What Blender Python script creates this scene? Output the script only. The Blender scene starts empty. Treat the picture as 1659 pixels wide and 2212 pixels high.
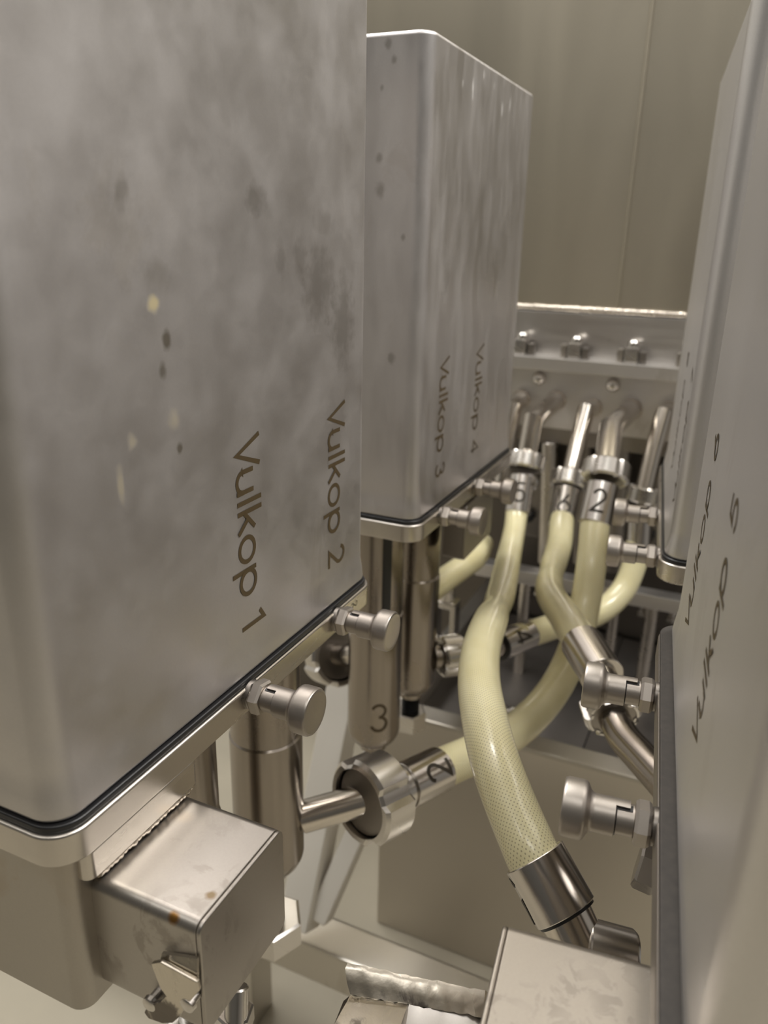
import bpy, bmesh, math, random
from mathutils import Vector, Matrix

# ------------------------------------------------------------------ units
U = 0.22            # one layout unit in metres
FLOOR = -4.2        # layout height of the floor (the camera is at height 0)
OZ = -FLOOR * U
def W(p): return Vector((p[0] * U, p[1] * U, p[2] * U + OZ))

# ------------------------------------------------------------------ camera, light, exposure
scene = bpy.context.scene
COL = scene.collection
cd = bpy.data.cameras.new('camera')
cam = bpy.data.objects.new('camera', cd); COL.objects.link(cam)
R = Matrix(((0.9092, -0.1559, 0.3860), (0.4157, 0.2919, -0.8614), (0.0216, 0.9437, 0.3302)))
R = R.to_quaternion().normalized().to_matrix()
cam.matrix_world = Matrix.Translation(W((0, 0, 0))) @ R.to_4x4()
cd.sensor_fit = 'HORIZONTAL'; cd.sensor_width = 36.0
cd.lens = 36.0 * 1700.0 / 1659.0
cd.clip_start = 0.01; cd.clip_end = 60
cd.dof.use_dof = True
cd.dof.focus_distance = 1.8 * U
cd.dof.aperture_fstop = 12
scene.camera = cam

world = bpy.data.worlds.new('world'); scene.world = world
world.use_nodes = True
world.node_tree.nodes['Background'].inputs[0].default_value = (0.9, 0.88, 0.84, 1)
world.node_tree.nodes['Background'].inputs[1].default_value = 0.1

def area(name, loc, target, sx, sy, power, col=(1, .982, .95)):
    l = bpy.data.lights.new(name, 'AREA'); l.shape = 'RECTANGLE'
    l.size = sx * U; l.size_y = sy * U; l.energy = power; l.color = col
    o = bpy.data.objects.new(name, l); COL.objects.link(o)
    o.location = W(loc)
    o.rotation_euler = (W(target) - W(loc)).to_track_quat('-Z', 'Y').to_euler()
LAMPS = [(-4.2, 4.5, 1.8, 7.0, 42), (1.5, -3.0, 6.0, 1.6, 9), (3.6, 4.5, 1.8, 7.0, 64), (-6.5, -3.5, 6, 1.6, 8)]
for x, y, sx, sy, pw in LAMPS:
    area('ceiling_lamp_light', (x, y, 7.72), (x, y, 0), sx, sy, pw)

scene.view_settings.view_transform = 'Standard'
scene.view_settings.look = 'None'
scene.view_settings.gamma = 1.0
scene.view_settings.exposure = 0.04
scene.view_settings.use_curve_mapping = False

# ------------------------------------------------------------------ materials
class NT:
    def __init__(s, name):
        s.m = bpy.data.materials.new(name); s.m.use_nodes = True
        s.t = s.m.node_tree; s.b = s.t.nodes['Principled BSDF']
        s.tc = s.n('ShaderNodeTexCoord')
    def n(s, typ, **kw):
        nd = s.t.nodes.new(typ)
        for k, v in kw.items(): setattr(nd, k, v)
        return nd
    def l(s, a, b): s.t.links.new(a, b)
    def mapped(s, scale, out='Object'):
        mp = s.n('ShaderNodeMapping'); mp.inputs['Scale'].default_value = scale
        s.l(s.tc.outputs[out], mp.inputs['Vector']); return mp.outputs[0]
    def noise(s, vec, scale, detail=3, rough=.5, dist=0):
        nd = s.n('ShaderNodeTexNoise'); nd.inputs['Scale'].default_value = scale
        nd.inputs['Detail'].default_value = detail; nd.inputs['Roughness'].default_value = rough
        nd.inputs['Distortion'].default_value = dist
        s.l(vec, nd.inputs['Vector']); return nd.outputs['Fac']
    def ramp(s, fac, a, b, lo, hi):
        mr = s.n('ShaderNodeMapRange'); mr.clamp = True
        for i, v in enumerate((a, b, lo, hi)): mr.inputs[i + 1].default_value = v
        s.l(fac, mr.inputs[0]); return mr.outputs[0]
    def math(s, op, a, b=None):
        nd = s.n('ShaderNodeMath', operation=op)
        for i, v in enumerate((a, b)):
            if v is None: continue
            if isinstance(v, (int, float)): nd.inputs[i].default_value = v
            else: s.l(v, nd.inputs[i])
        return nd.outputs[0]
    def mix(s, fac, a, b):
        nd = s.n('ShaderNodeMix', data_type='RGBA')
        s.l(fac, nd.inputs[0]) if not isinstance(fac, (int, float)) else setattr(nd.inputs[0], 'default_value', fac)
        for i, v in ((6, a), (7, b)):
            if isinstance(v, tuple): nd.inputs[i].default_value = (*v, 1)
            else: s.l(v, nd.inputs[i])
        return nd.outputs[2]
    def bump(s, h, strength, dist=.001):
        b = s.n('ShaderNodeBump'); b.inputs['Strength'].default_value = strength
        b.inputs['Distance'].default_value = dist
        s.l(h, b.inputs['Height']); s.l(b.outputs[0], s.b.inputs['Normal'])

def metal(name, col, rough, var=.08, stain=.0, stain_col=(.30, .26, .20), stain_scale=14, streak=None, spots=(), bump=.0, metallic=1.0, stretch=(1, 1, .55), th=.56):
    """stainless steel: uneven gloss, cloudy stains, brushing along one axis, a few single marks"""
    t = NT(name); b = t.b
    b.inputs['Metallic'].default_value = metallic
    v = t.mapped((1, 1, 1)); vs = t.mapped(stretch)
    n1 = t.noise(vs, 6, 3, .5, .4)
    rg = t.ramp(n1, .3, .7, rough - var, rough + var)
    c = col
    fine = t.noise(v, 900, 2)
    cc = t.mix(t.ramp(fine, .35, .75, 0, .25), col, tuple(x * .86 for x in col))
    cloud = t.noise(vs, 3, 2, .5, .6)
    cc = t.mix(t.ramp(cloud, .35, .7, 0, .4), cc, tuple(x * .84 for x in col))
    if stain > 0:
        n2 = t.noise(vs, stain_scale, 6, .62, .5)
        n3 = t.noise(v, stain_scale * .3, 2)
        f = t.math('MULTIPLY', t.ramp(n2, th, th + .06, 0, 1), t.ramp(n3, th - .06, th + .06, 0, stain))
        cc = t.mix(f, cc, stain_col)
        rg = t.math('ADD', rg, t.math('MULTIPLY', f, .12))
    mask = None
    for pos, rad, scol, amt in spots:
        sx = rad if isinstance(rad, tuple) else (rad, rad, rad)
        sub = t.n('ShaderNodeVectorMath', operation='SUBTRACT')
        t.l(t.tc.outputs['Object'], sub.inputs[0]); sub.inputs[1].default_value = pos
        dv = t.n('ShaderNodeVectorMath', operation='DIVIDE')
        t.l(sub.outputs[0], dv.inputs[0]); dv.inputs[1].default_value = sx
        ln = t.n('ShaderNodeVectorMath', operation='LENGTH'); t.l(dv.outputs[0], ln.inputs[0])
        wob = t.math('MULTIPLY', t.math('SUBTRACT', t.noise(v, 150, 4), .5), 1.7)
        f = t.ramp(t.math('ADD', ln.outputs['Value'], wob), .45, 1.25, amt, 0)
        cc = t.mix(f, cc, scol)
        if sum(scol) > 1.2: mask = f if mask is None else t.math('MAXIMUM', mask, f)
    if mask is not None:
        t.l(t.math('SUBTRACT', metallic, t.math('MULTIPLY', mask, .55)), b.inputs['Metallic'])
    if streak is not None:
        sv = t.mapped(streak)
        s1 = t.noise(sv, 60, 3, .6)
        rg = t.math('ADD', rg, t.ramp(s1, .3, .7, -.07, .07))
        t.bump(s1, bump or .08, .0006)
    elif bump:
        t.bump(t.noise(v, 220, 3), bump, .0005)
    t.l(cc, b.inputs['Base Color']); t.l(rg, b.inputs['Roughness'])
    return t.m

def plain(name, col, rough, metallic=0.0, noise_amt=.12, scale=60):
    t = NT(name); b = t.b
    n = t.noise(t.mapped((1, 1, 1)), scale, 4)
    t.l(t.mix(t.ramp(n, .3, .7, 0, 1), col, tuple(x * (1 - noise_amt) for x in col)), b.inputs['Base Color'])
    b.inputs['Roughness'].default_value = rough; b.inputs['Metallic'].default_value = metallic
    return t.m

def hose_mat():
    """cream reinforced silicone: a staggered weave of small dark holes, soft inner scatter, glossy skin"""
    t = NT('hose_silicone'); b = t.b
    uv = t.n('ShaderNodeSeparateXYZ'); t.l(t.tc.outputs['UV'], uv.inputs[0])
    a = t.math('MULTIPLY', uv.outputs[0], math.tau * 34)
    c = t.math('MULTIPLY', uv.outputs[1], math.tau * 380)       # v runs in metres
    p = t.math('SINE', t.math('ADD', a, c)); q = t.math('SINE', t.math('SUBTRACT', a, c))
    dots = t.ramp(t.math('ADD', p, q), 1.0, 1.55, 0, 1)
    cloud = t.noise(t.mapped((1, 1, 1)), 30, 3)
    cc = t.mix(t.ramp(cloud, .35, .65, 0, 1), (.78, .72, .46), (.71, .645, .385))
    cc = t.mix(t.math('MULTIPLY', dots, .8), cc, (.33, .29, .17))
    st = t.noise(t.mapped((1, 1, 1)), 42, 4, .6, .5)
    cc = t.mix(t.ramp(st, .69, .73, 0, .6), cc, (.42, .32, .14))
    t.l(cc, b.inputs['Base Color'])
    b.inputs['Roughness'].default_value = .32
    b.inputs['Subsurface Weight'].default_value = .2
    b.inputs['Subsurface Radius'].default_value = (.012, .010, .006)
    b.inputs['Subsurface Scale'].default_value = .4
    b.inputs['Coat Weight'].default_value = .5
    b.inputs['Coat Roughness'].default_value = .12
    t.bump(dots, .12, .0004)
    return t.m

M = {}
STEEL = (.60, .565, .545)
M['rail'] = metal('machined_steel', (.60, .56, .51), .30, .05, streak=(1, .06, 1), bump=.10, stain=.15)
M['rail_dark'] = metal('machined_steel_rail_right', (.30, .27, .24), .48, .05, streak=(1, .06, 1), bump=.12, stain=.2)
M['bead'] = metal('blasted_steel', (.46, .42, .38), .42, .04, bump=.06)
M['nut'] = metal('turned_steel', (.64, .61, .575), .27, .05)
M['pipe'] = metal('polished_pipe_steel', (.68, .63, .57), .20, .06)
M['tube'] = metal('cylinder_steel', (.31, .275, .24), .24, .05, stain=.35, stain_col=(.34, .29, .23))  # dark base colour carries the dim reflections around the cylinders
M['ferrule'] = metal('crimped_ferrule_steel', (.62, .585, .55), .21, .06)
M['arm'] = metal('stained_arm_steel', (.42, .39, .35), .40, .06, stain=.5, stain_col=(.42, .36, .29), stain_scale=24, bump=.02)
AO = (-.8725, .9965, -1.3025)
def arm_spots(lst): return [(tuple((p[i] - AO[i]) * U for i in range(3)), r * U, c, a) for p, r, c, a in lst]
M['arm_rust'] = metal('stained_arm_steel_rust', (.43, .40, .365), .40, .06, stain=.5, stain_col=(.28, .25, .215), stain_scale=60, th=.53, bump=.02, spots=arm_spots([
    ((-.785, .857, -1.178), .012, (.33, .17, .05), 1.0), ((-.752, .925, -1.17), .010, (.22, .16, .09), .9),
    ((-0.990, 1.074, -1.257), .01, (.4, .33, .27), .1), ((-.93, 1.07, -1.17), .02, (.45, .40, .34), .7)]))
M['plate'] = metal('manifold_plate_steel', (.68, .655, .63), .42, .05, stain=.2)
M['wall'] = metal('hopper_sheet_steel', (.52, .475, .385), .44, .06, stain=.1, stretch=(1, 1, .25))
M['band'] = metal('flange_band_steel', (.72, .69, .66), .34, .05, streak=(.05, 1, 1), bump=.05)
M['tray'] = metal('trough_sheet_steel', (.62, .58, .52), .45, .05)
M['darksteel'] = metal('shaded_frame_steel', (.30, .275, .25), .38, .05)  # steel toned darker to stand in for shade under the machine
M['frame'] = metal('frame_tube_steel', (.56, .53, .48), .40, .05, stain=.2)
M['frame_lit'] = metal('lit_brace_steel', (.78, .74, .67), .55, .05, metallic=.45)  # bright reflections on the braces are put into this pale colour
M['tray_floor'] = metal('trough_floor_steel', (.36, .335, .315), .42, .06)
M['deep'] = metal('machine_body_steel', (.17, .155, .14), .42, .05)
M['weld'] = metal('weld_steel', (.66, .60, .53), .28, .08, bump=.1)
M['arm_tan'] = metal('tan_arm_steel', (.40, .36, .31), .46, .05, stain=.55, stain_col=(.28, .25, .215), stain_scale=110, th=.49, bump=.02)
M['bright'] = metal('cut_plate_steel', (.60, .55, .47), .30, .12, stain=1.0, stain_col=(.16, .14, .12), stain_scale=38, bump=.2, th=.50)
M['black'] = plain('black_rubber', (.012, .012, .013), .35)
M['engrave'] = plain('laser_engraving', (.070, .046, .018), .5)
M['gasket_brown'] = plain('brown_gasket', (.040, .033, .027), .6, 0, .35, 300)
M['engrave_dark'] = plain('dark_marking', (.03, .022, .012), .5)
M['hose'] = hose_mat()
M['floor'] = plain('beige_concrete', (.46, .415, .325), .55, 0, .22, 4)
M['roomwall'] = plain('painted_wall', (.62, .61, .585), .6, 0, .05, 3)
M['roomwall_mid'] = plain('dimmed_right_wall', (.26, .255, .25), .6, 0, .05, 3)  # unseen wall, toned down to darken what the steel reflects
M['roomwall_dark'] = plain('dimmed_front_wall', (.10, .098, .095), .6, 0, .05, 3)  # unseen wall behind the camera, darkened to dim reflections in the steel
M['ceil'] = plain('ceiling_paint', (.80, .78, .73), .7, 0, .05, 3)
M['lampframe'] = plain('lamp_frame_white', (.8, .8, .78), .4)

# ------------------------------------------------------------------ object helpers
def link(o): COL.objects.link(o); return o
def thing(name, label, cat, base, group=None):
    o = link(bpy.data.objects.new(name, None)); o.empty_display_size = .02
    o.location = W(base); o['label'] = label; o['category'] = cat
    if group: o['group'] = group
    o['u'] = list(base)
    return o
def abs_loc(o):
    v = Vector((0, 0, 0))
    while o is not None:
        v += o.location; o = o.parent
    return v
def obj(name, bm, mat, parent=None, T=None, smooth=True, angle=34, label=None, kind=None, origin=None):
    """bm is in layout units; T moves it from a bank's own frame into the layout"""
    if T is not None:
        bm.transform(T)
        if T.determinant() < 0: bmesh.ops.reverse_faces(bm, faces=bm.faces)
    me = bpy.data.meshes.new(name)
    pts = [v.co for v in bm.verts]
    c = sum((W(p) for p in pts), Vector()) / max(1, len(pts))
    if origin is not None: c = W(origin)
    for v in bm.verts: v.co = W(v.co) - c
    bm.to_mesh(me); bm.free()
    me.materials.append(M[mat] if isinstance(mat, str) else mat)
    if smooth:
        for p in me.polygons: p.use_smooth = True
        me.set_sharp_from_angle(angle=math.radians(angle))
    o = link(bpy.data.objects.new(name, me))
    if smooth:
        w = o.modifiers.new('weighted_normal', 'WEIGHTED_NORMAL'); w.keep_sharp = True; w.weight = 80; w.mode = 'FACE_AREA'
    if parent is not None:
        o.parent = parent; o.location = c - abs_loc(parent)
    else: o.location = c
    if label: o['label'] = label
    if kind: o['kind'] = kind
    return o
def tag(o, label, cat, group=None):
    o['label'] = label; o['category'] = cat
    if group: o['group'] = group
    return o
def structure(o): o['kind'] = 'structure'; return o

# ------------------------------------------------------------------ mesh builders
def loft(bm, loops, cap0=True, cap1=True, closed=True):
    vs = [[bm.verts.new(p) for p in lp] for lp in loops]
    n = len(vs[0])
    for a, b in zip(vs, vs[1:]):
        for i in range(n if closed else n - 1):
            j = (i + 1) % n
            bm.faces.new((a[i], a[j], b[j], b[i]))
    if cap0: bm.faces.new(list(reversed(vs[0])))
    if cap1: bm.faces.new(vs[-1])
    return vs
def fix(bm):
    bmesh.ops.recalc_face_normals(bm, faces=bm.faces); return bm
def rrect(x0, x1, y0, y1, r, seg=6):
    if r <= 0: return [(x0, y0), (x1, y0), (x1, y1), (x0, y1)]
    out = []
    for cx, cy, a0 in ((x0 + r, y0 + r, 180), (x1 - r, y0 + r, 270), (x1 - r, y1 - r, 0), (x0 + r, y1 - r, 90)):
        for k in range(seg + 1):
            a = math.radians(a0 + 90 * k / seg)
            out.append((cx + r * math.cos(a), cy + r * math.sin(a)))
    return out
def rbox(x0, x1, y0, y1, z0, z1, r=.0, b=.006, seg=6, bm=None, rows=(), top_in=0):
    """box with rounded upright corners (r) and a small rounded top and bottom edge (b)"""
    bm = bm or bmesh.new()
    loops = []
    r = max(r, b * 1.2)
    prof = []
    for k in range(4):
        a = math.pi / 2 * k / 3
        prof.append((b * (1 - math.sin(a)), z0 + b * (1 - math.cos(a))))
    for zz, ins in rows: prof.append((ins, zz))
    for k in range(4):
        a = math.pi / 2 * k / 3
        prof.append((top_in + b * (1 - math.cos(a)), z1 - b * (1 - math.sin(a))))
    for ins, z in prof:
        loops.append([(x, y, z) for x, y in rrect(x0 + ins, x1 - ins, y0 + ins, y1 - ins, max(r - ins, .0005), seg)])
    loft(bm, loops)
    return fix(bm)
def frame_of(d):
    d = Vector(d).normalized()
    u = d.orthogonal().normalized() if abs(d.z) > .999 else d.cross(Vector((0, 0, 1))).normalized()
    return d, u, u.cross(d).normalized()
def lathe(prof, p0, d, seg=40, bm=None, phase=0, cap=True):
    """prof: list of (distance along the axis, radius)"""
    bm = bm or bmesh.new()
    d, u, w = frame_of(d); p0 = Vector(p0)
    loops = []
    for t, r in prof:
        loops.append([p0 + d * t + (u * math.cos(a) + w * math.sin(a)) * max(r, .0004)
                      for a in (phase + math.tau * k / seg for k in range(seg))])
    loft(bm, loops, cap, cap)
    return fix(bm)
def rod(p0, p1, r, seg=28, b=.004, bm=None):
    p0, p1 = Vector(p0), Vector(p1); L = (p1 - p0).length
    return lathe([(0, r - b), (b, r), (L - b, r), (L, r - b)], p0, p1 - p0, seg, bm)
def hexnut(p0, d, r, L, bm=None, phase=0, b=.006):
    return lathe([(0, r * .9), (b, r), (L - b, r), (L, r * .9)], p0, d, 6, bm, phase)
def ringnut(p0, d, R_, r, L, notches=6, depth=.014, bm=None, phase=0):
    """slotted round union nut with a bore"""
    bm = bm or bmesh.new()
    d, u, w = frame_of(d); p0 = Vector(p0)
    N = notches * 12
    def rad(k): return R_ - (depth if (k % 12) in (0, 1, 2) else 0)
    rows = [(0, r, 0), (0, None, .012), (.012, None, 0), (L - .012, None, 0), (L, None, .012), (L, r, 0)]
    loops = []
    for t, rr, ins in rows:
        loops.append([p0 + d * t + (u * math.cos(a) + w * math.sin(a)) * ((rad(k) - ins) if rr is None else rr)
                      for k, a in ((k, phase + math.tau * k / N) for k in range(N))])
    vs = loft(bm, loops, False, False)
    for i in range(N):
        j = (i + 1) % N
        bm.faces.new((vs[-1][i], vs[-1][j], vs[0][j], vs[0][i]))
    return fix(bm)
def catmull(pts, n=10):
    P = [Vector(p) for p in pts]
    P = [P[0] * 2 - P[1]] + P + [P[-1] * 2 - P[-2]]
    out = []
    for i in range(1, len(P) - 2):
        for k in range(n):
            t = k / n
            a, b, c, d = P[i - 1], P[i], P[i + 1], P[i + 2]
            out.append(.5 * ((2 * b) + (c - a) * t + (2 * a - 5 * b + 4 * c - d) * t * t + (3 * b - a - 3 * c + d) * t ** 3))
    out.append(P[-2]); return out
def tube(pts, r, seg=36, n=10, bm=None, smooth=True, rmod=None):
    """bent tube; UV u runs around, v along in metres"""
    bm = bm or bmesh.new()
    C = catmull(pts, n) if smooth else [Vector(p) for p in pts]
    uvl = bm.loops.layers.uv.new('uv')
    T0 = (C[1] - C[0]).normalized()
    u = T0.orthogonal().normalized()
    rings = []; L = [0]
    for i, p in enumerate(C):
        t = (C[min(i + 1, len(C) - 1)] - C[max(i - 1, 0)]).normalized()
        u = (u - t * u.dot(t)).normalized(); w = t.cross(u)
        rr = r * (rmod(i / (len(C) - 1)) if rmod else 1)
        rings.append([bm.verts.new(p + (u * math.cos(a) + w * math.sin(a)) * rr) for a in (math.tau * k / seg for k in range(seg))])
        if i: L.append(L[-1] + (p - C[i - 1]).length)
    for i in range(len(C) - 1):
        for k in range(seg):
            j = (k + 1) % seg
            f = bm.faces.new((rings[i][k], rings[i][j], rings[i + 1][j], rings[i + 1][k]))
            for lp, (uu, vv) in zip(f.loops, ((k, i), (k + 1, i), (k + 1, i + 1), (k, i + 1))):
                lp[uvl].uv = (uu / seg, L[vv] * U)
    bm.faces.new(list(reversed(rings[0]))); bm.faces.new(rings[-1])
    return fix(bm)
def mitre_pipe(pts, r, seg=28, bm=None):
    """pipe with sharp welded bends"""
    bm = bm or bmesh.new()
    C = [Vector(p) for p in pts]
    loops = []
    ds = [(b - a).normalized() for a, b in zip(C, C[1:])]
    d, u, w = frame_of(ds[0])
    circ = [u * math.cos(math.tau * k / seg) * r + w * math.sin(math.tau * k / seg) * r for k in range(seg)]
    loops.append([C[0] + c for c in circ]); prev = loops[0]
    for i in range(1, len(C)):
        din = ds[i - 1]
        nrm = din if i == len(C) - 1 else (ds[i - 1] + ds[i]).normalized()
        lp = []
        for p in prev:
            t = (C[i] - p).dot(nrm) / din.dot(nrm)
            lp.append(p + din * t)
        loops.append(lp); prev = lp
    loft(bm, loops)
    return fix(bm)
def quad_prism(poly, axis_vec, bm=None):
    bm = bm or bmesh.new()
    a = [Vector(p) for p in poly]; v = Vector(axis_vec)
    loft(bm, [a, [p + v for p in a]])
    return fix(bm)
def bevel(bm, w, seg=2):
    es = [e for e in bm.edges if len(e.link_faces) == 2 and e.calc_face_angle(0) > .6]
    bmesh.ops.bevel(bm, geom=es, offset=w, segments=seg, affect='EDGES', profile=.5, clamp_overlap=True)
    return bm
def box(x0, x1, y0, y1, z0, z1, b=.006, bm=None):
    nb = bmesh.new()
    quad_prism([(x0, y0, z0), (x1, y0, z0), (x1, y1, z0), (x0, y1, z0)], (0, 0, z1 - z0), nb)
    if b: bevel(nb, b)
    return nb
def bead(p0, p1, r, pitch=.016, seed=1):
    """row of overlapping weld ripples"""
    bm = bmesh.new(); rnd = random.Random(seed)
    p0, p1 = Vector(p0), Vector(p1); L = (p1 - p0).length; d = (p1 - p0) / L
    k = int(L / pitch)
    prof = []
    for i in range(k):
        rr = r * rnd.uniform(.85, 1.15); t = i * pitch
        prof += [(t, rr * .86), (t + pitch * .3, rr), (t + pitch * .7, rr * .97)]
    prof.append((L, r * .5))
    return lathe(prof, p0, d, 10, bm)

# ------------------------------------------------------------------ single-stroke lettering
def arc(cx, cy, rx, ry, a0, a1, n=14):
    return [(cx + rx * math.cos(math.radians(a0 + (a1 - a0) * k / n)), cy + ry * math.sin(math.radians(a0 + (a1 - a0) * k / n))) for k in range(n + 1)]
GL = {
 'V': ([[(0, 1), (.36, .04), (.72, 1)]], .80),
 'u': ([[(0, .70), (0, .27)] + arc(.25, .27, .25, .25, 180, 360) + [(.5, .70)], [(.5, .3), (.5, 0)]], .76),
 'l': ([[(0, 1.02), (0, 0)]], .25),
 'k': ([[(0, 1.02), (0, 0)], [(.46, .70), (.03, .28)], [(.18, .42), (.50, 0)]], .64),
 'o': ([arc(.32, .34, .31, .32, 0, 360, 28)], .84),
 'p': ([[(.02, .70), (.02, -.30)], arc(.34, .34, .31, .32, 0, 360, 28)], .84),
 ' ': ([], .42),
 '1': ([[(.02, .80), (.28, .98), (.28, 0)]], .5),
 '2': ([arc(.27, .70, .25, .27, 165, -30) + [(.02, .03), (.55, .03)]], .7),
 '3': ([arc(.25, .74, .22, .23, 160, -90) , arc(.25, .26, .26, .26, 90, -160)], .7),
 '4': ([[(.45, 0), (.45, .98), (.0, .28), (.6, .28)]], .7),
 '5': ([[(.5, .96), (.12, .96), (.06, .52)] + arc(.27, .31, .27, .28, 125, -150)], .7),
 '6': ([[(.42, .98), (.06, .42)], arc(.29, .29, .27, .28, 0, 360, 28)], .7),
 '7': ([[(.02, .96), (.52, .96), (.2, 0)]], .7),
 '8': ([arc(.28, .73, .2, .23, 0, 360, 24), arc(.28, .26, .26, .26, 0, 360, 24)], .7),
}
def text_bm(s, fn, size, sw=.10, curved=False):
    """fn maps (along the line, up, height off the face) in layout units to a point"""
    bm = bmesh.new(); x = 0; tot = 0
    for ch in s:
        strokes, adv = GL[ch]
        for src in strokes:
            st = src
            dense = [tuple(st[0])]
            for a, b in zip(st, st[1:]):
                k = max(1, int(math.dist(a, b) / .09)) if curved else 1
                dense += [(a[0] + (b[0] - a[0]) * i / k, a[1] + (b[1] - a[1]) * i / k) for i in range(1, k + 1)]
            st = dense
            n = len(st); closed = n > 3 and abs(st[0][0] - st[-1][0]) + abs(st[0][1] - st[-1][1]) < 1e-6
            Ls, Rs = [], []
            for i in range(n):
                a = Vector(st[i]); 
                p = Vector(st[i - 1]) if i else (Vector(st[-2]) if closed else None)
                q = Vector(st[i + 1]) if i < n - 1 else (Vector(st[1]) if closed else None)
                d1 = (a - p).normalized() if p is not None else None
                d2 = (q - a).normalized() if q is not None else None
                d1 = d1 or d2; d2 = d2 or d1
                n1 = Vector((-d1.y, d1.x)); n2 = Vector((-d2.y, d2.x))
                m = (n1 + n2)
                m = m.normalized() if m.length > 1e-6 else n1
                k = min(1 / max(m.dot(n1), .35), 2.2)
                Ls.append(a + m * sw * .5 * k); Rs.append(a - m * sw * .5 * k)
            lt = [[bm.verts.new(fn((x + v.x) * size, v.y * size, h)) for v in arr] for arr in (Ls, Rs) for h in (.0012 + .0005 * strokes.index(src),)]
            for i in range(n - 1):
                bm.faces.new((lt[0][i], lt[1][i], lt[1][i + 1], lt[0][i + 1]))
        x += adv
    fix(bm)
    return bm
def flat_fn(o, right, up, nrm):
    o, right, up, nrm = map(Vector, (o, right, up, nrm))
    return lambda a, b, h: o + right * a + up * b + nrm * h
def cyl_fn(c, axis, r, right0, up0):
    """wrap lettering around a cylinder: c on the axis, axis, direction in which the text centre faces, up along the axis or across"""
    c = Vector(c); ax = Vector(axis).normalized(); f = Vector(right0); f = (f - ax * f.dot(ax)).normalized()
    s = ax.cross(f)
    def fn_axis_up(a, b, h, sgn=up0):
        ang = a / r * sgn
        return c + ax * (b * sgn) + (f * math.cos(ang) + s * math.sin(ang)) * (r + h)
    return fn_axis_up

# ------------------------------------------------------------------ room
def room():
    x0, x1, y0, y1, zt = -11, 12, -9, 17, 8
    t = .3
    structure(obj('floor', box(x0 - t, x1 + t, y0 - t, y1 + t, FLOOR - t, FLOOR, 0), 'floor'))
    structure(obj('ceiling', box(x0 - t, x1 + t, y0 - t, y1 + t, zt, zt + t, 0), 'ceil'))
    structure(obj('wall_left', box(x0 - t, x0, y0 - t, y1 + t, FLOOR, zt, 0), 'roomwall'))
    structure(obj('wall_right', box(x1, x1 + t, y0 - t, y1 + t, FLOOR, zt, 0), 'roomwall_mid'))
    structure(obj('wall_back', box(x0, x1, y1, y1 + t, FLOOR, zt, 0), 'roomwall'))
    structure(obj('wall_front', box(x0, x1, y0 - t, y0, FLOOR, zt, 0), 'roomwall_dark'))
    labs = ('white ceiling lamp over the left side of the filling machine', 'white ceiling lamp across the aisle behind the camera', 'white ceiling lamp over the right side of the filling machine', 'white ceiling lamp behind and left of the camera')
    for (x, y, sx, sy, pw), lab in zip(LAMPS, labs):
        tr = thing('ceiling_lamp', lab, 'ceiling lamp', (x, y, 8), 'ceiling lamps')
        bm = rbox(x - sx / 2 - .1, x + sx / 2 + .1, y - sy / 2 - .1, y + sy / 2 + .1, 7.76, 8, .05, .01)
        obj('lamp_housing', bm, 'lampframe', tr)
room()

# ------------------------------------------------------------------ the banks
def bank_T(right):
    if not right:
        return Matrix.Translation((-.95, 0, 0))
    d = Vector((-.1073, 1, 0)).normalized(); n = Vector((-d.y, d.x, 0))
    B = Vector((-.016, 1.326, 0)) - d * 1.37
    m = Matrix.Identity(4)
    for i in range(3):
        m[i][0] = n[i]; m[i][1] = d[i]; m[i][2] = (0, 0, 1)[i]; m[i][3] = B[i]
    return m

def plunger(parent, T, ly, lz=-1.045, slot_up=True):
    """spring-loaded index plunger screwed into the base plate: hex nut, notched sleeve, pull knob"""
    p0 = Vector((0, ly, lz)); ax = Vector((1, 0, 0))
    s = lathe([(-.002, .026), (.012, .026), (.036, .026), (.038, .0295), (.040, .0305), (.070, .0305), (.076, .0305)], p0, ax, 36)
    pl = obj('index_plunger', s, 'bead', parent, T)
    obj('washer', lathe([(-.004, .036), (.005, .036), (.008, .033), (.0085, .03)], p0, ax, 36), 'darksteel', pl, T)
    obj('hex_nut', hexnut(p0 + ax * .008, ax, .0435, .030, phase=.2), 'bead', pl, T, angle=20)
    obj('pull_knob', lathe([(.073, .030), (.0735, .0355), (.0745, .0365), (.112, .0365), (.118, .038), (.122, .0415), (.125, .047), (.128, .053), (.132, .0565), (.138, .0575), (.167, .0575), (.1725, .0545), (.174, .050), (.172, .045), (.1705, 0)], p0, ax, 48), 'bead', pl, T, angle=40)
    # the L-shaped latch notch is black patches on the sleeve, recess shade painted in
    sl = bmesh.new()
    def arcpatch(t0, t1, a0, a1, r):
        n = 6
        A = []
        for t in (t0, t1):
            A.append([sl.verts.new(p0 + ax * t + Vector((0, -math.sin(a), math.cos(a))) * r) for a in (a0 + (a1 - a0) * k / n for k in range(n + 1))])
        for k in range(n): sl.faces.new((A[0][k], A[1][k], A[1][k + 1], A[0][k + 1]))
    arcpatch(.046, .074, .26, .38, .0318)
    arcpatch(.043, .049, -.1, .38, .0316)
    arcpatch(.0712, .0736, .26, 2.8, .0322)
    tab = bmesh.new()
    rows = []
    for rr, tt in ((.030, .0755), (.0365, .0755), (.0365, .048), (.030, .048)):
        rows.append([p0 + ax * tt + Vector((0, -math.sin(a), math.cos(a))) * rr for a in (.25 - 1.5 * k / 10 for k in range(11))])
    loft(tab, [[r[k] for r in rows] for k in range(11)])
    obj('sleeve_tab', fix(tab), 'bead', pl, T)
    fix(sl)
    obj('latch_notch', sl, 'black', pl, T, smooth=False)
    return pl

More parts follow.
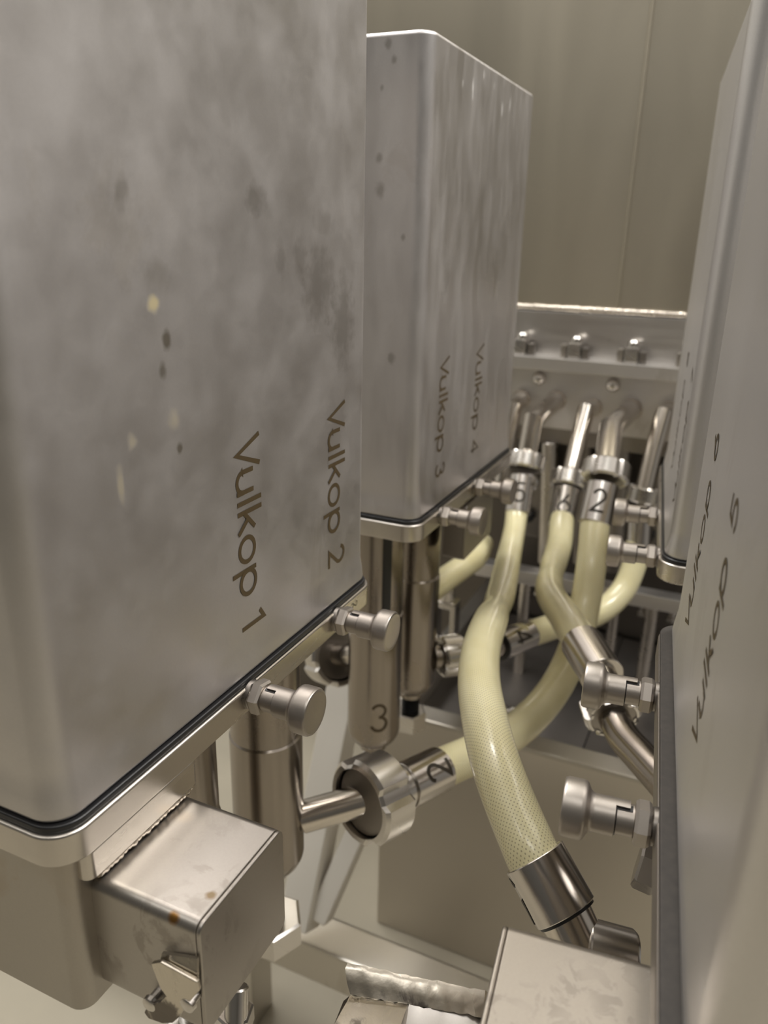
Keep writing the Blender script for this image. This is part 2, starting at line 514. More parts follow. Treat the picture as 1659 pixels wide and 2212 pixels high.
def housing(name_label, right, y0, y1, knobs, texts, cover_mat, arm, rail_mat='rail', top=.607, dx=0, group=None, ci=0, gasket='black'):
    T = bank_T(right) @ Matrix.Translation((dx, 0, 0))
    base = T @ Vector((-.3, (y0 + y1) / 2, -1.08))
    t = thing('filling_head_housing', name_label, 'machine housing', base, group)
    # sheet metal cover with rounded upright corners and a slightly flared foot
    bm = rbox(-.585, -.015 - ci, y0 + .013, y1 - .013, -1.004, top, .062, .014, 10, rows=((-.955, .004), (-.93, .008), (-.90, .009)), top_in=.009)
    cov = obj('cover', bm, cover_mat, t, T, origin=T @ Vector((-.3, (y0 + y1) / 2, -.2)))
    obj('gasket', rbox(-.588, -.008 if ci == 0 else -.003, y0 + .008, y1 - .008, -1.018, -1.002, .066, .004, 10), gasket, t, T)
    obj('base_plate', rbox(-.60, 0, y0, y1, -1.085, -1.017, .07, .006, 10), rail_mat, t, T)
    for ky in knobs: plunger(t, T, ky)
    # lettering, reading down on the left bank and up on the right bank
    for s, ty in texts:
        o = T @ Vector((-.0245 - ci, ty, -.425 if not right else -.85))
        nrm = (T.to_3x3() @ Vector((1, 0, 0))).normalized(); dirr = (T.to_3x3() @ Vector((0, 1, 0))).normalized()
        rt = Vector((0, 0, -1)) if not right else Vector((0, 0, 1))
        size = .094
        L = sum(GL[c][1] for c in s) * size
        f = flat_fn(o, rt * (.478 / L), dirr, nrm)
        lt = obj('lettering', text_bm(s, f, size, .118), 'engrave', t, None, smooth=False)
    return t, T

def sq_arm(parent_none, T, label, y0, y1, x0, x1, z0, z1, mat='arm'):
    base = T @ Vector(((x0 + x1) / 2, (y0 + y1) / 2, z0))
    t = thing('support_arm', label, 'support arm', base)
    # built lying along x: rounded long edges, welded end cap
    turn = Matrix(((0, 0, 1, 0), (1, 0, 0, 0), (0, 1, 0, 0), (0, 0, 0, 1)))
    org = T @ Vector(((x0 + x1) / 2, (y0 + y1) / 2, (z0 + z1) / 2))
    obj('square_tube', rbox(y0, y1, z0, z1, x0, x1 - .010, .024, .003, 6), mat, t, T @ turn, origin=org)
    obj('end_cap', rbox(y0 + .001, y1 - .001, z0 + .001, z1 - .001, x1 - .010, x1, .022, .004, 6), mat, t, T @ turn, origin=org)
    return t

def filling_cylinder(T, ly, lx, label, digit=None, slot=False, r=.119, face=None, bottom=-2.16, gap=.10, rod_mat='nut', nut_r=.095, group='filling cylinders under the housings'):
    c = Vector((lx, ly, 0))
    base = T @ Vector((lx, ly, -2.45))
    t = thing('filling_cylinder', label, 'cylinder', base, group)
    zt = -1.085
    up = Vector((lx, ly, zt)); dn = (0, 0, -1)
    g = 1.53 + zt
    obj('upper_barrel', lathe([(0, r - .004), (.003, r - .004), (g - .001, r - .004), (g + .002, r - .006)], up, dn, 56), 'tube', t, T)
    L = -bottom + zt
    low = obj('lower_barrel', lathe([(g, r - .0075), (g + .008, r), (L - .075, r), (L - .055, r - .004), (L - .03, r - .016), (L - .01, r - .034), (L, r - .052)], up, dn, 56), 'tube', t, T)
    obj('neck', lathe([(L, .062), (L + .03, .06), (L + .035, .05)], up, dn, 32), 'tube', t, T)
    # threaded rod
    prof = []
    k = 0.0
    while k < gap + .02:
        prof += [(L + .034 + k, .038), (L + .039 + k, .046)]; k += .011
    obj('threaded_rod', lathe(prof, up, dn, 24), rod_mat, t, T)
    obj('hex_nut', hexnut(Vector((lx, ly, zt - L - .034 - gap)), dn, nut_r, .10, phase=.35), 'nut', t, T, angle=20)
    if digit:
        cw = T @ Vector((lx, ly, bottom + .13)); f = Vector((-cw.x * 1, -cw.y, 0))
        f = Matrix.Rotation(math.radians(14), 3, 'Z') @ f
        fn = cyl_fn(cw, (0, 0, 1), r, f, 1)
        fn2 = lambda a, b, h: fn(a - .04, b, h)
        obj('lettering', text_bm(digit, fn2, .135, .10, True), 'engrave', low, None, smooth=False)
    if slot:
        cw = T @ Vector((lx, ly, 0)); f = Vector((-cw.x, -cw.y, 0))
        fn = cyl_fn(cw, (0, 0, 1), r - .0025, Matrix.Rotation(math.radians(22), 3, 'Z') @ f, 1)
        bm = bmesh.new()
        A = [[bm.verts.new(fn(a, b, .001)) for a in (-.02, -.007, .007, .02)] for b in (-1.10, -1.5)]
        for i in range(3): bm.faces.new((A[0][i], A[0][i + 1], A[1][i + 1], A[1][i]))
        obj('side_slot', fix(bm), 'black', t, None, smooth=False)
    return t

# cover steels with the marks each one carries (object space of the cover, metres)
def face_spots(ymid, xo, lst):
    out = []
    for p, ry, rz, col, amt in lst:
        out.append((((p[0] - xo) * U, (p[1] - ymid) * U, (p[2] + .2) * U), (.02, ry * U, rz * U), col, amt))
    return out
TAN = (.58, .50, .32); DRK = (.30, .275, .25); BRN = (.20, .17, .12); PALE = (.86, .84, .82)
ONE = face_spots(1.42, -1.25, [
    ((-0.974, 1.148, -0.121), .014, .016, (.70, .60, .36), .9), ((-0.974, 1.162, -0.078), .035, .03, BRN, .22), ((-0.974, 1.089, 0.062), .016, .030, DRK, .5),
    ((-0.974, 1.176, -0.189), .011, .020, BRN, .75), ((-0.974, 1.160, -0.242), .010, .016, BRN, .6), ((-0.974, 1.192, -0.398), .008, .012, BRN, .7),
    ((-0.974, 1.063, -0.357), .012, .016, TAN, .5), ((-0.974, 1.027, -0.430), .009, .035, TAN, .55), ((-0.974, 1.184, -0.338), .018, .020, TAN, .45),
    ((-0.974, 1.485, 0.068), .036, .032, DRK, .55), ((-0.974, 1.756, -0.120), .075, .085, DRK, .45), ((-0.974, 1.880, -0.219), .06, .12, DRK, .5),
    ((-0.974, 1.668, -0.054), .03, .05, DRK, .35), ((-0.974, 1.577, -0.052), .02, .035, DRK, .3), ((-0.974, 1.780, 0.030), .05, .03, DRK, .3)])
TWO = face_spots(3.2025, -1.302, [
    ((-1.026, 2.979, 0.502), .010, .030, PALE, .75), ((-1.026, 2.870, 0.500), .007, .014, PALE, .6), ((-1.026, 3.095, 0.568), .010, .018, PALE, .6),
    ((-1.026, 3.345, 0.488), .010, .026, PALE, .7), ((-1.026, 3.449, 0.517), .009, .03, PALE, .6), ((-1.026, 2.797, -0.136), .03, .05, DRK, .45),
    ((-1.026, 3.225, 0.549), .006, .012, PALE, .5)]) + [(((p[0] + 1.302) * U, (2.57 - 3.2025) * U, (p[2] + .2) * U), (r * U, .03, r * 1.4 * U), DRK, .6) for p, r in (
    ((-1.172, 2.570, 0.573), .012), ((-1.151, 2.570, 0.526), .009), ((-1.192, 2.570, 0.450), .008), ((-1.197, 2.570, 0.246), .012), ((-1.191, 2.570, 0.147), .018), ((-1.103, 2.570, 0.000), .008), ((-1.136, 2.570, -0.408), .014))]
M['cover_one'] = metal('cover_steel_stained', (.635, .61, .60), .47, .025, stain=.3, stain_col=(.40, .36, .31), stain_scale=17, streak=(.5, .5, .5), bump=.012, spots=ONE)
M['cover_two'] = metal('cover_steel_clean', (.64, .615, .605), .44, .05, stain=.22, stain_col=(.42, .37, .33), stain_scale=16, streak=(1, 1, .3), bump=.006, spots=TWO)
M['cover_right'] = metal('cover_steel_right', (.72, .70, .685), .45, .04, stain=.1)

h1, TL = housing('large stained steel cover lettered 1 and 2 filling the left foreground', False, .775, 2.065, (1.37, 1.812), (('Vulkop 1', 1.375), ('Vulkop 2', 1.800)), 'cover_one', True)
h2, TL2 = housing('steel cover lettered 3 and 4 standing behind the left foreground cover', False, 2.545, 3.86, (2.80, 3.235), (('Vulkop 3', 2.775), ('Vulkop 4', 3.205)), 'cover_two', True, dx=-.052)
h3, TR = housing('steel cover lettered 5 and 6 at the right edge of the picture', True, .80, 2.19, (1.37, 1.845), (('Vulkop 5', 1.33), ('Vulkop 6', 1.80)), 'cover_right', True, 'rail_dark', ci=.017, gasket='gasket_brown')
h4, TR2 = housing('narrow looking steel cover beyond the one lettered 5 and 6', True, 2.66, 4.02, (2.80, 3.25), (('Vulkop 7', 2.76), ('Vulkop 8', 3.21)), 'cover_right', True, 'rail', top=.64)

# small hand-stamped mark on the far end of the first base plate
obj('lettering', text_bm('2', flat_fn((-.9495, 1.905, -1.035), (0, 0, -1), (0, 1, 0), (1, 0, 0)), .030, .10), 'engrave_dark', h1, None, smooth=False)
# bracket under housing 1 and its arm, with weld beads
br = thing('mounting_bracket', 'boxed steel bracket welded under the left foreground cover', 'bracket', (-1.27, .96, -1.5))
obj('bracket_body', rbox(-1.56, -.978, .80, 1.10, -1.465, -1.076, .035, .01, 6), 'arm', br)
obj('top_strip', rbox(-1.3, -.953, .83, 1.16, -1.148, -1.084, .02, .004, 5), 'rail', br)
obj('weld_bead', bead((-.966, .86, -1.152), (-.966, 1.155, -1.152), .013, .013, 3), 'weld', br, angle=60)
obj('weld_bead', bead((-.995, .845, -1.16), (-.995, .845, -1.44), .014, .014, 5), 'weld', br, angle=60)
a1 = sq_arm(None, Matrix.Identity(4), 'square steel arm with rust specks jutting below the left foreground cover', .853, 1.14, -1.02, -.725, -1.435, -1.17, 'arm_rust')

# latch hook on the arm's front face
lk = thing('toggle_latch', 'small bright latch hook screwed to the front of the left arm', 'latch', (-.80, .84, -1.45))
HOOK = [(-0.820, 0.826, -1.272), (-0.797, 0.826, -1.257), (-0.715, 0.826, -1.264), (-0.713, 0.826, -1.285), (-0.746, 0.826, -1.340), (-0.765, 0.826, -1.379), (-0.781, 0.826, -1.401), (-0.806, 0.826, -1.416), (-0.840, 0.826, -1.422), (-0.850, 0.826, -1.411), (-0.836, 0.826, -1.385), (-0.807, 0.826, -1.361), (-0.791, 0.826, -1.338), (-0.803, 0.826, -1.324), (-0.810, 0.826, -1.304)]
obj('hook_plate', bevel(quad_prism(HOOK, (0, .010, 0)), .003), 'bright', lk)
TAB = [(-0.809, 0.845, -1.261), (-0.727, 0.845, -1.234), (-0.723, 0.836, -1.277), (-0.805, 0.836, -1.266)]
obj('bent_tab', quad_prism(TAB, (0, .006, 0)), 'bright', lk)
for x, z in (((-0.834, 0.850, -1.382)[0], (-0.834, 0.850, -1.382)[2]), ((-0.742, 0.850, -1.335)[0], (-0.742, 0.850, -1.335)[2])):
    obj('screw', lathe([(0, .011), (.016, .011), (.019, .016), (.028, .015), (.032, .008)], (x, .853, z), (0, -1, 0), 16), 'nut', lk)

a2 = sq_arm(None, TR, 'tan steel square arm jutting below the right cover at the bottom edge', .87, 1.18, -.05, .245, -1.435, -1.17, 'arm_tan')
a3 = sq_arm(None, TL2, 'shaded square steel arm below the cover lettered 3 and 4', 3.16, 3.58, -.12, -.015, -1.385, -1.12, 'darksteel')

CX = -.285
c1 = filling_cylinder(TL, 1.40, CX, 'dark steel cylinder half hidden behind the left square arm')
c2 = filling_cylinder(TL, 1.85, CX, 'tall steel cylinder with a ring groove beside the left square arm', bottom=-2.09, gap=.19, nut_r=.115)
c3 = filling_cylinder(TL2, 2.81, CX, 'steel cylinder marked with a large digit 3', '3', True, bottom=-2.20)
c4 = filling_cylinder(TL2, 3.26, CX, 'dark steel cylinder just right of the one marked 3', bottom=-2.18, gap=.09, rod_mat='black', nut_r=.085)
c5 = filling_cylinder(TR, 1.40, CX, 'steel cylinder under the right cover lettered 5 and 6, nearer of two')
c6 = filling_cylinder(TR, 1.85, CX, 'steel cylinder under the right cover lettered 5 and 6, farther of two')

# ------------------------------------------------------------------ hoses
def hose_thing(label, path, r, n=10, rmod=None):
    mid = path[len(path) // 2]
    t = thing('hose', label, 'hose', path[-1], None)
    obj('hose_body', tube(path, r, 40, n, rmod=rmod), 'hose', t)
    return t
def ferrule(parent, p0, p1, r, digit=None, face=None, up_sign=1, size=.10, rot=0, off=.0, wall=.008):
    """crimped sleeve from p0 to p1 with an open rim at each end"""
    p0, p1 = Vector(p0), Vector(p1); L = (p1 - p0).length
    bm = lathe([(.004, r - wall), (0, r - .002), (.002, r), (L * .5, r), (L - .002, r), (L, r - .002), (L - .004, r - wall)], p0, p1 - p0, 48)
    o = obj('ferrule', bm, 'ferrule', parent)
    if digit:
        ax = (p1 - p0).normalized()
        c = p0 + ax * L * (.5 + off)
        fn = cyl_fn(c, ax, r, Vector(face), 1)
        if rot == 0: g = lambda a, b, h: fn((a - .3 * size), (b - .5 * size), h)
        elif rot == 180: g = lambda a, b, h: fn(-(a - .3 * size), -(b - .5 * size), h)
        elif rot == 90: g = lambda a, b, h: fn(-(b - .5 * size), (a - .3 * size), h)
        else: g = lambda a, b, h: fn((b - .5 * size), -(a - .3 * size), h)
        obj('lettering', text_bm(digit, g, size, .12, True), 'engrave_dark', o, None, smooth=False)
    return o
def union(parent, c, d, R_=.135, L=.10, bore=.06, notches=6, phase=0, disc=True):
    """slotted union nut centred on c with its liner face"""
    d = Vector(d).normalized(); c = Vector(c)
    o = obj('union_nut', ringnut(c - d * L / 2, d, R_, R_ * .80, L, notches, .016 if notches > 4 else .020, phase=phase), 'nut', parent, angle=28)
    if disc:
        obj('liner', lathe([(0, bore), (.004, R_ * .76), (.02, R_ * .80), (L * .8, R_ * .80), (L * .82, bore)], c - d * (L / 2 - .016), d, 40), 'darksteel', o)
    return o
def toward(p): v = Vector((-p[0], -p[1], -p[2])); return v.normalized()

# hose A: from the second outlet forward to the right foreground
A = [(-1.106, 4.430, -1.535), (-1.080, 4.309, -1.610), (-1.012, 3.965, -1.648), (-0.868, 3.302, -1.577), (-0.750, 2.716, -1.426), (-0.685, 2.397, -1.364), (-0.612, 2.140, -1.335), (-0.530, 1.936, -1.326), (-0.450, 1.780, -1.341), (-0.377, 1.682, -1.380), (-0.303, 1.603, -1.429), (-0.267, 1.573, -1.460)]
hA = hose_thing('long cream braided hose sweeping forward into the right foreground', A, .068, rmod=lambda t: 1 - .13 * math.exp(-((t - .315) / .022) ** 2) - .06 * math.exp(-((t - .1) / .09) ** 2))
ferrule(hA, (-0.281, 1.585, -1.441), (-0.184, 1.537, -1.531), .080, '5', (-.98, -.2, -.05), rot=0, size=.11)
obj('gap_ring', lathe([(0, .06), (.002, .0735), (.012, .0735), (.014, .06)], (-0.187, 1.539, -1.529), Vector((-0.184, 1.537, -1.531)) - Vector((-0.281, 1.585, -1.441)), 40), 'black', hA)
obj('stem_pipe', mitre_pipe([(-0.193, 1.541, -1.523), (-0.140, 1.512, -1.585), (-0.125, 1.502, -1.600)], .066), 'pipe', hA)
obj('elbow_nut', lathe([(0, .066), (.004, .07), (.105, .07), (.115, .064)], (-0.128, 1.506, -1.585), Vector((-0.035, 1.530, -1.599)) - Vector((-0.128, 1.506, -1.585)), 40), 'nut', hA)
ferrule(hA, (-1.100, 4.415, -1.553), (-1.115, 4.529, -1.358), .077, '5', toward((-1.108, 4.435, -1.522)), rot=0, size=.12)
union(hA, (-1.114, 4.583, -1.278), Vector((-1.115, 4.529, -1.358)) - Vector((-1.118, 4.662, -1.128)), .114, .10)

# hose B: short bent hose crossing to the right bank
B_ = [(-0.851, 4.527, -1.582), (-0.813, 4.335, -1.673), (-0.776, 3.992, -1.701), (-0.704, 3.631, -1.668), (-0.543, 3.213, -1.583), (-0.397, 2.843, -1.509), (-0.353, 2.767, -1.515)]
hB = hose_thing('short cream hose with a tight bend in front of the other hoses', B_, .072, rmod=lambda t: 1 - .10 * math.exp(-((t - .36) / .05) ** 2))
ferrule(hB, (-0.412, 2.862, -1.502), (-0.294, 2.674, -1.524), .082)
obj('stem_pipe', rod((-0.306, 2.683, -1.518), (-0.237, 2.550, -1.550), .06), 'pipe', hB)
union(hB, (-0.239, 2.524, -1.555), Vector((-0.177, 2.424, -1.587)) - Vector((-0.290, 2.652, -1.526)), .100, .10, .05)
obj('bent_pipe', tube([(-0.234, 2.514, -1.557), (-0.175, 2.406, -1.575), (-0.103, 2.311, -1.573), (-0.036, 2.226, -1.571), (0.032, 2.141, -1.571)], .055, 32), 'tube', hB)
ferrule(hB, (-0.852, 4.511, -1.622), (-0.860, 4.659, -1.439), .079, '6', toward((-0.852, 4.511, -1.622)), rot=0, size=.12)
union(hB, (-0.863, 4.701, -1.385), Vector((-0.860, 4.659, -1.439)) - Vector((-0.861, 4.771, -1.266)), .112, .10)

# hose C: from the outlet marked 2 down and back to the left bank
C_ = [(-0.569, 3.931, -1.345), (-0.538, 3.762, -1.521), (-0.528, 3.636, -1.708), (-0.530, 3.463, -1.855), (-0.554, 3.211, -1.940), (-0.604, 2.907, -1.947), (-0.675, 2.593, -1.894), (-0.776, 2.332, -1.852), (-0.801, 2.277, -1.846)]
hC = hose_thing('cream hose looping low between two ferrules marked 2', C_, .074)
ferrule(hC, (-0.785, 2.307, -1.848), (-0.857, 2.137, -1.829), .083, '2', toward((-0.829, 2.211, -1.833)), rot=0, size=.11, off=-.1)
cdir = Vector((-0.785, 2.307, -1.848)) - Vector((-0.866, 2.116, -1.826))
obj('ferrule_collar', lathe([(-.03, .068), (0, .068), (.003, .080), (.05, .080), (.06, .074)], (-0.861, 2.129, -1.828), -cdir, 40), 'nut', hC)
union(hC, (-0.924, 2.025, -1.816), cdir, .150, .135, .062, 4, .45)
obj('stub_pipe', rod((-0.919, 2.037, -1.819), (-1.139, 1.907, -1.89), .055), 'pipe', hC)
ferrule(hC, (-0.568, 3.911, -1.369), (-0.566, 4.027, -1.191), .083, '2', toward((-0.581, 3.943, -1.300)), rot=0, size=.12)
union(hC, (-0.564, 4.073, -1.133), Vector((-0.566, 4.027, -1.191)) - Vector((-0.572, 4.164, -1.006)), .125, .10)

# hose D: far right outlet to the far left cylinder
D_ = [(-0.415, 4.745, -1.734), (-0.417, 4.695, -1.863), (-0.461, 4.593, -2.017), (-0.569, 4.417, -2.107), (-0.744, 4.094, -2.079), (-0.852, 3.829, -2.038), (-0.886, 3.759, -2.030)]
hD = hose_thing('cream hose behind the others ending at a ferrule marked 4', D_, .073)
ferrule(hD, (-0.841, 3.856, -2.042), (-0.942, 3.629, -2.030), .078, '4', toward((-0.894, 3.713, -1.987)), rot=180, size=.12)
obj('liner_ring', lathe([(0, .07), (.01, .079), (.02, .079), (.025, .07)], (-0.936, 3.643, -2.030), Vector((-0.942, 3.629, -2.030)) - Vector((-0.841, 3.856, -2.042)), 32), 'black', hD)
obj('stub_pipe', rod((-0.936, 3.643, -2.030), (-1.094, 3.409, -2.002), .06), 'tube', hD)
union(hD, (-1.119, 3.375, -2.002), Vector((-1.195, 3.323, -2.002)) - Vector((-1.075, 3.428, -2.006)), .105, .12, .06)
obj('stub_pipe', rod((-1.119, 3.375, -2.002), (-1.195, 3.323, -2.002), .062), 'tube', hD)
ferrule(hD, (-0.411, 4.738, -1.756), (-0.432, 4.806, -1.555), .074)
union(hD, (-0.434, 4.800, -1.443), Vector((-.1, -.2, -1)), .098, .10)

# hose E: piece seen behind the far left cylinder
E_ = [(-1.373, 3.386, -1.827), (-1.346, 3.642, -1.797), (-1.310, 3.948, -1.799), (-1.287, 4.243, -1.812), (-1.330, 4.508, -1.829)]
hE = hose_thing('short stretch of cream hose showing left of the long hose', E_, .070)

# ------------------------------------------------------------------ manifold at the back
PY = 5.2
wallx0, wallx1 = -4.2, 3.2
z_w = -.41; z_l0 = -.705; z_l1 = -.79; z_pb = -1.18
hp = thing('hopper', 'tall olive grey sheet steel hopper wall with a vertical seam at the back', 'hopper', (-.7, 6.2, z_w))
obj('wall_sheet', box(wallx0, -.775, PY + .02, PY + 2.2, z_w - .012, 3.4, .01), 'wall', hp)
obj('wall_sheet', box(-.772, wallx1, PY + .022, PY + 2.2, z_w - .012, 3.4, .01), 'wall', hp)
obj('seam_strip', rod((-.773, PY + .022, z_w), (-.773, PY + .022, 3.38), .010, 12), 'wall', hp)
obj('weld_bead', bead((wallx0, PY + .012, z_w), (wallx1, PY + .012, z_w), .020, .02, 8), 'weld', hp, angle=60)
mf = thing('manifold', 'bolted steel manifold flange carrying the outlet pipes at the back', 'manifold', (-.7, PY, z_pb))
obj('upper_band', box(wallx0, wallx1, PY, PY + .16, z_l0 - .01, z_w - .022, .008), 'band', mf)
obj('flange', box(wallx0, wallx1, PY - .16, PY + .12, z_l1, z_l0, .008), 'plate', mf)
obj('outlet_plate', box(wallx0, wallx1, PY - .06, PY + .1, z_pb, z_l1 + .01, .008), 'plate', mf)
obj('lower_rail', box(wallx0, wallx1, PY - .02, PY + .2, z_pb - .11, z_pb + .005, .008), 'darksteel', mf)
for px in (1185, 1335, 1485, 1035):
    # clamp: a square nut flanked by two lugs and a stud
    x = {1185: -.985, 1335: -.635, 1485: -.285, 1035: -1.335}[px]
    cl = obj('clamp_nut', box(x - .042, x + .042, PY - .13, PY - .03, z_l0, z_l0 + .10, .012), 'nut', mf)
    obj('lug', box(x - .088, x - .048, PY - .12, PY - .05, z_l0, z_l0 + .085, .008), 'rail', cl)
    obj('lug', box(x + .048, x + .088, PY - .12, PY - .05, z_l0, z_l0 + .075, .008), 'darksteel', cl)
    obj('stud', lathe([(0, .034), (.03, .034), (.042, .024), (.046, .005)], (x, PY - .08, z_l0 + .095), (0, 0, 1), 20), 'nut', cl)
for p in ((-1.206, 5.140, -0.857), (-0.730, 5.140, -0.855), (-.245, 5.14, -.86)):
    obj('bolt_head', lathe([(0, .045), (.01, .046), (.03, .04), (.045, .026), (.05, .01)], p, (0, -1, -.05), 24), 'nut', mf)

# five outlet pipes
def outlet(label, pts, r=.058):
    t = thing('outlet_pipe', label, 'pipe', pts[0], None)
    obj('pipe_run', mitre_pipe(pts, r), 'pipe', t, angle=30)
    obj('weld_ring', lathe([(0, r + .008), (.008, r + .006), (.016, r)], (pts[0][0], PY - .062, pts[0][2]), (0, -1, -.1), 28), 'weld', t)
    return t
outlet('bent outlet pipe leading to the hose at far left of the manifold', [(-1.084, 5.130, -0.993), (-1.099, 4.620, -1.025), (-1.115, 4.581, -1.284)], .060)
outlet('straight outlet pipe second from left on the manifold', [(-0.841, 5.130, -1.016), (-0.858, 5.000, -1.012), (-0.866, 4.864, -1.200), (-0.863, 4.697, -1.396)], .054)
outlet('bent outlet pipe leading to the rear ferrule marked 2', [(-0.605, 5.130, -1.003), (-0.615, 4.435, -0.976), (-0.565, 4.071, -1.138)], .064)
outlet('straight outlet pipe beside the far right cover', [(-0.373, 5.130, -0.984), (-0.392, 5.000, -0.985), (-0.413, 4.900, -1.194), (-0.431, 4.800, -1.443)], .054)
outlet('outlet pipe partly hidden behind the cover lettered 4', [(-1.316, 5.130, -1.004), (-1.320, 4.980, -1.034), (-1.320, 4.900, -1.265), (-1.325, 4.850, -1.505)], .054)

# under the manifold: columns, cross rail, rods, drive parts
def post(name, label, p0, p1, r, mat='rail', cat='post', group=None):
    p0, p1 = Vector(p0), Vector(p1)
    o = obj(name, rod(p0, p1, r), mat); tag(o, label, cat, group); return o
post('column', 'round steel column behind the hose ferrules under the manifold', (-1.102, 5.150, -1.278), (-1.042, 5.100, -2.123), .052)
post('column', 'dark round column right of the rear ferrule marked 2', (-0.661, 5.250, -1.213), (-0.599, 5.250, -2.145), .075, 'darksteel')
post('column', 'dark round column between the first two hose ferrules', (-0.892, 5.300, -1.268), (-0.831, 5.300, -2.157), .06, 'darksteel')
cr = thing('cross_rail', 'grey horizontal cross rail behind the cream hoses', 'rail', (-.8, 4.85, -2.2))
obj('rail_bar', box(-1.46, 1.2, 4.80, 4.92, -2.185, -2.09, .008), 'plate', cr)
for q in ((-1.018, 4.860, -2.207), (-0.343, 4.860, -2.294), (-0.164, 4.860, -2.252)):
    obj('bolt', lathe([(0, .025), (.05, .025), (.055, .035), (.08, .035), (.085, .02)], (q[0], q[1], -2.183), (0, 0, -1), 6), 'nut', cr)
for lab, a, b, r in (('first vertical guide rod below the cross rail from the left', (-1.110, 4.860, -2.206), (-1.086, 4.860, -3.062), .040),
                     ('second vertical guide rod below the cross rail, behind the bent hose', (-0.512, 4.860, -2.273), (-0.522, 4.860, -2.794), .034),
                     ('third vertical guide rod below the cross rail, left of the right cover', (-0.285, 4.860, -2.237), (-0.267, 4.860, -2.830), .043)):
    o = obj('guide_rod', rod((a[0], 4.86, -2.18), (a[0], 4.86, -3.0), r), 'rail'); tag(o, lab, 'rod')
# clamp fitting between the cylinders and the long hose
fit = thing('rod_end', 'shiny fork shaped rod end beside the dark cylinder', 'rod end', (-1.298, 3.814, -2.162))
q = (-1.335, 3.883, -1.938)
obj('rod', rod((q[0], q[1], q[2] + .18), (q[0], q[1], q[2] - .02), .045), 'nut', fit)
obj('fork_side', box(q[0] - .07, q[0] - .04, q[1] - .05, q[1] + .05, q[2] - .28, q[2] - .04, .006), 'nut', fit)
obj('fork_side', box(q[0] + .04, q[0] + .07, q[1] - .05, q[1] + .05, q[2] - .28, q[2] - .04, .006), 'nut', fit)
obj('fork_bridge', box(q[0] - .07, q[0] + .07, q[1] - .05, q[1] + .05, q[2] - .055, q[2] - .01, .012), 'nut', fit)
# back lower machine body (dark)
mb = thing('machine_body', 'dark steel machine body behind the rods under the manifold', 'machine body', (0, 6.2, FLOOR))
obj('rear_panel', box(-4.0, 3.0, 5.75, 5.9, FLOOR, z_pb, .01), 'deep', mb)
for i, (x0, x1) in enumerate(((-1.36, -1.12), (-.95, -.72), (-.52, -.30), (-.12, .12))):
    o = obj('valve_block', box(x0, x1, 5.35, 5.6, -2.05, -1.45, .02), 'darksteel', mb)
    obj('valve_cap', lathe([(0, .06), (.06, .06), (.08, .04)], ((x0 + x1) / 2, 5.35, -1.62), (0, -1, 0), 20), 'nut', o)
    obj('valve_cap', lathe([(0, .045), (.05, .045), (.07, .03)], ((x0 + x1) / 2, 5.35, -1.88), (0, -1, 0), 20), 'black', o)

# ------------------------------------------------------------------ trough, frame
tr = thing('trough', 'wide grey sheet steel trough with a folded rim under the hoses', 'trough', (0, 4.6, FLOOR))
TY, TX0, TX1, TZ = 3.6, -1.60, 2.4, -2.575
obj('front_panel', box(TX0, TX1, TY, TY + .05, FLOOR, TZ - .02, .012), 'tray', tr)
obj('side_panel', box(TX0, TX0 + .05, TY + .05, 5.7, FLOOR, TZ - .02, .012), 'tray', tr)
obj('front_rim', box(TX0 - .01, TX1, TY - .012, TY + .13, TZ - .03, TZ, .010), 'frame', tr)
obj('side_rim', box(TX0 - .01, TX0 + .10, TY + .13, 5.7, TZ - .03, TZ, .010), 'frame', tr)
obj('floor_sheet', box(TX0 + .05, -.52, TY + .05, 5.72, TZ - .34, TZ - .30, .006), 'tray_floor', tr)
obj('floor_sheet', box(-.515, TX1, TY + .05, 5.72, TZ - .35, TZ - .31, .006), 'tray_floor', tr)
for q in ((-0.991, 4.300, -2.718), (-0.899, 4.300, -2.565), (-1.061, 4.300, -2.670)):
    o = obj('cap_nut', lathe([(0, .05), (.03, .05), (.05, .04), (.07, .02), (.074, .005)], (q[0], q[1], TZ - .31), (0, 0, 1), 20), 'nut', tr)
fr = thing('base_frame', 'pale steel base frame with a cross tube and slanting braces', 'frame', (-1.3, 2.7, FLOOR))
def bar_between(p0, p1, w, h, up=(0, 0, 1), bm=None):
    p0, p1 = Vector(p0), Vector(p1); d = (p1 - p0).normalized(); s = d.cross(Vector(up)).normalized(); u2 = s.cross(d)
    poly = [p0 + s * w / 2 + u2 * h / 2, p0 - s * w / 2 + u2 * h / 2, p0 - s * w / 2 - u2 * h / 2, p0 + s * w / 2 - u2 * h / 2]
    b = quad_prism(poly, p1 - p0); return bevel(b, .012)
obj('cross_tube', box(-3.0, .2, 2.62, 2.84, -3.62, -3.38, .025), 'frame', fr)
obj('brace', bar_between((-1.616, 3.224, -2.118), (-1.570, 2.585, -3.232), .16, .16, (0, 1, 0)), 'frame_lit', fr)
obj('brace', bar_between((-1.350, 3.035, -2.618), (-1.482, 2.638, -3.198), .10, .14, (0, 1, 0)), 'frame_lit', fr)
obj('foot', box(-2.1, -1.9, 2.63, 2.83, FLOOR, -3.6, .012), 'frame', fr)
obj('foot', box(-.55, -.35, 2.63, 2.83, FLOOR, -3.6, .012), 'frame', fr)

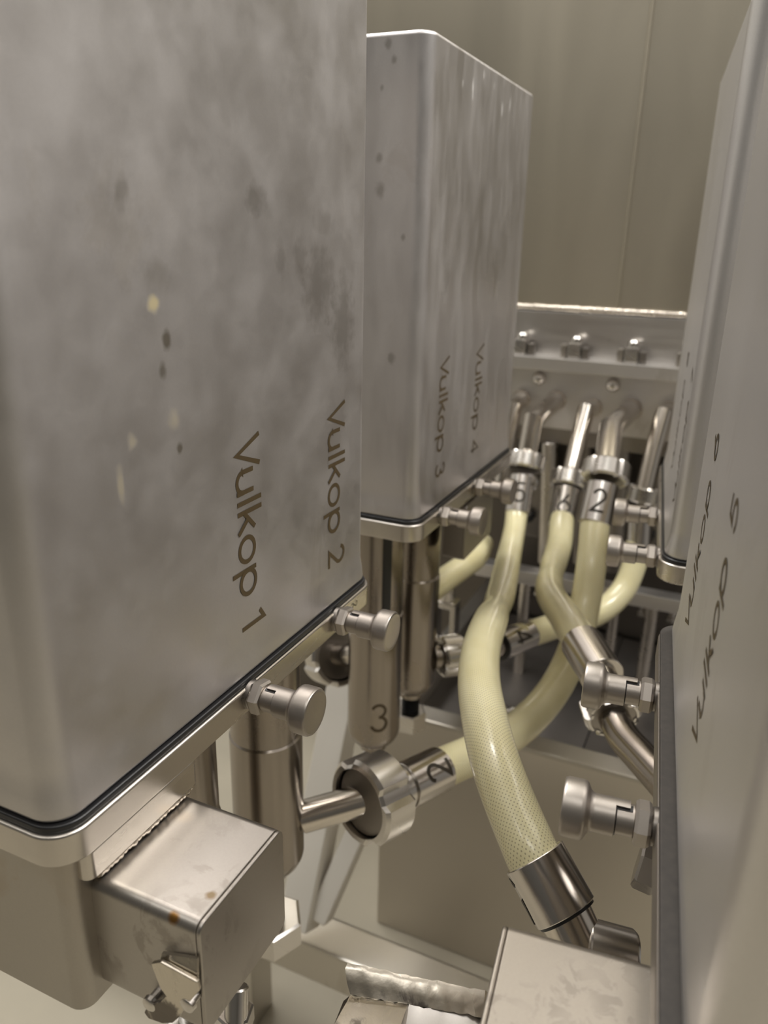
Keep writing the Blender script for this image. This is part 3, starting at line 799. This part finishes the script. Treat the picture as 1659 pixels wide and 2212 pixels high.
# saw-cut bracket at the bottom edge
sb = thing('cut_bracket', 'shiny rough-cut steel angle beside the tan arm at the bottom edge', 'bracket', (-.36, .9, -1.5))
def rough_strip(Lp, Rp, th, seed, n=26, jit=.0011):
    """thick bent strip with torch-cut, uneven edges"""
    rnd = random.Random(seed); bm = bmesh.new(); loops = []
    th = Vector(th)
    for k in range(n + 1):
        t = k / n
        row = [Vector(a).lerp(Vector(b), t) for a, b in zip(Lp, Rp)]
        row = [q + Vector((rnd.uniform(-1, 1), rnd.uniform(-1, 1), rnd.uniform(-1, 1))) * jit * (1.6 if i in (0, len(row) - 1) else .6) for i, q in enumerate(row)]
        loops.append(row + [q + th for q in reversed(row)])
    loft(bm, loops)
    return fix(bm)
obj('flange_plate', rough_strip([(-0.585, 1.168, -1.507), (-0.585, 1.155, -1.511), (-0.575, 1.141, -1.531), (-0.559, 1.130, -1.548)], [(-0.301, 1.275, -1.560), (-0.299, 1.263, -1.565), (-0.295, 1.248, -1.577), (-0.290, 1.235, -1.587)], (.003, .022, -.03), 4), 'bright', sb, angle=50)
obj('lower_plate', rough_strip([(-0.559, 1.125, -1.545), (-0.565, 1.106, -1.542), (-0.554, 1.044, -1.534), (-0.548, 0.999, -1.538)], [(-0.443, 1.171, -1.560), (-0.440, 1.157, -1.555), (-0.433, 1.105, -1.547), (-0.424, 1.054, -1.540)], (.003, .022, -.03), 5, 14), 'bright', sb, angle=50)
obj('side_plate', rough_strip([(-0.443, 1.175, -1.564), (-0.433, 1.131, -1.572), (-0.424, 1.078, -1.569)], [(-0.292, 1.243, -1.595), (-0.282, 1.212, -1.596), (-0.270, 1.162, -1.589)], (.003, .022, -.03), 6, 14, .0015), 'plate', sb, angle=50)

# union on the far side of cylinder 3
un = thing('side_union', 'bright slotted union nut peeking out left of the cylinder marked 3', 'union nut', (-1.545, 2.911, -1.865))
union(un, (-1.545, 2.911, -1.865), Vector((-1.545, 2.911, -1.865)) - Vector((-1.287, 2.766, -1.78)), .150, .12, .06)
obj('stub_pipe', rod((-1.545, 2.911, -1.865), (-1.391, 2.853, -1.80), .055), 'pipe', un)

# bolt and strip under the right rail
bt = obj('hex_bolt', hexnut((0.007, 1.528, -1.321), Vector((-1, 0, .15)), .055, .05), 'nut', None, angle=20); tag(bt, 'hex bolt head poking out under the right base plate', 'bolt')
sd = thing('lower_nut', 'small hex nut below the left square arm at the bottom edge', 'nut', (-0.890, 1.161, -1.836))
obj('nut_body', hexnut((-0.921, 1.196, -1.861), (0, 0, -1), .05, .06), 'nut', sd, angle=20)
obj('stud', rod((-0.924, 1.216, -1.805), (-0.895, 1.158, -1.930), .03), 'nut', sd)
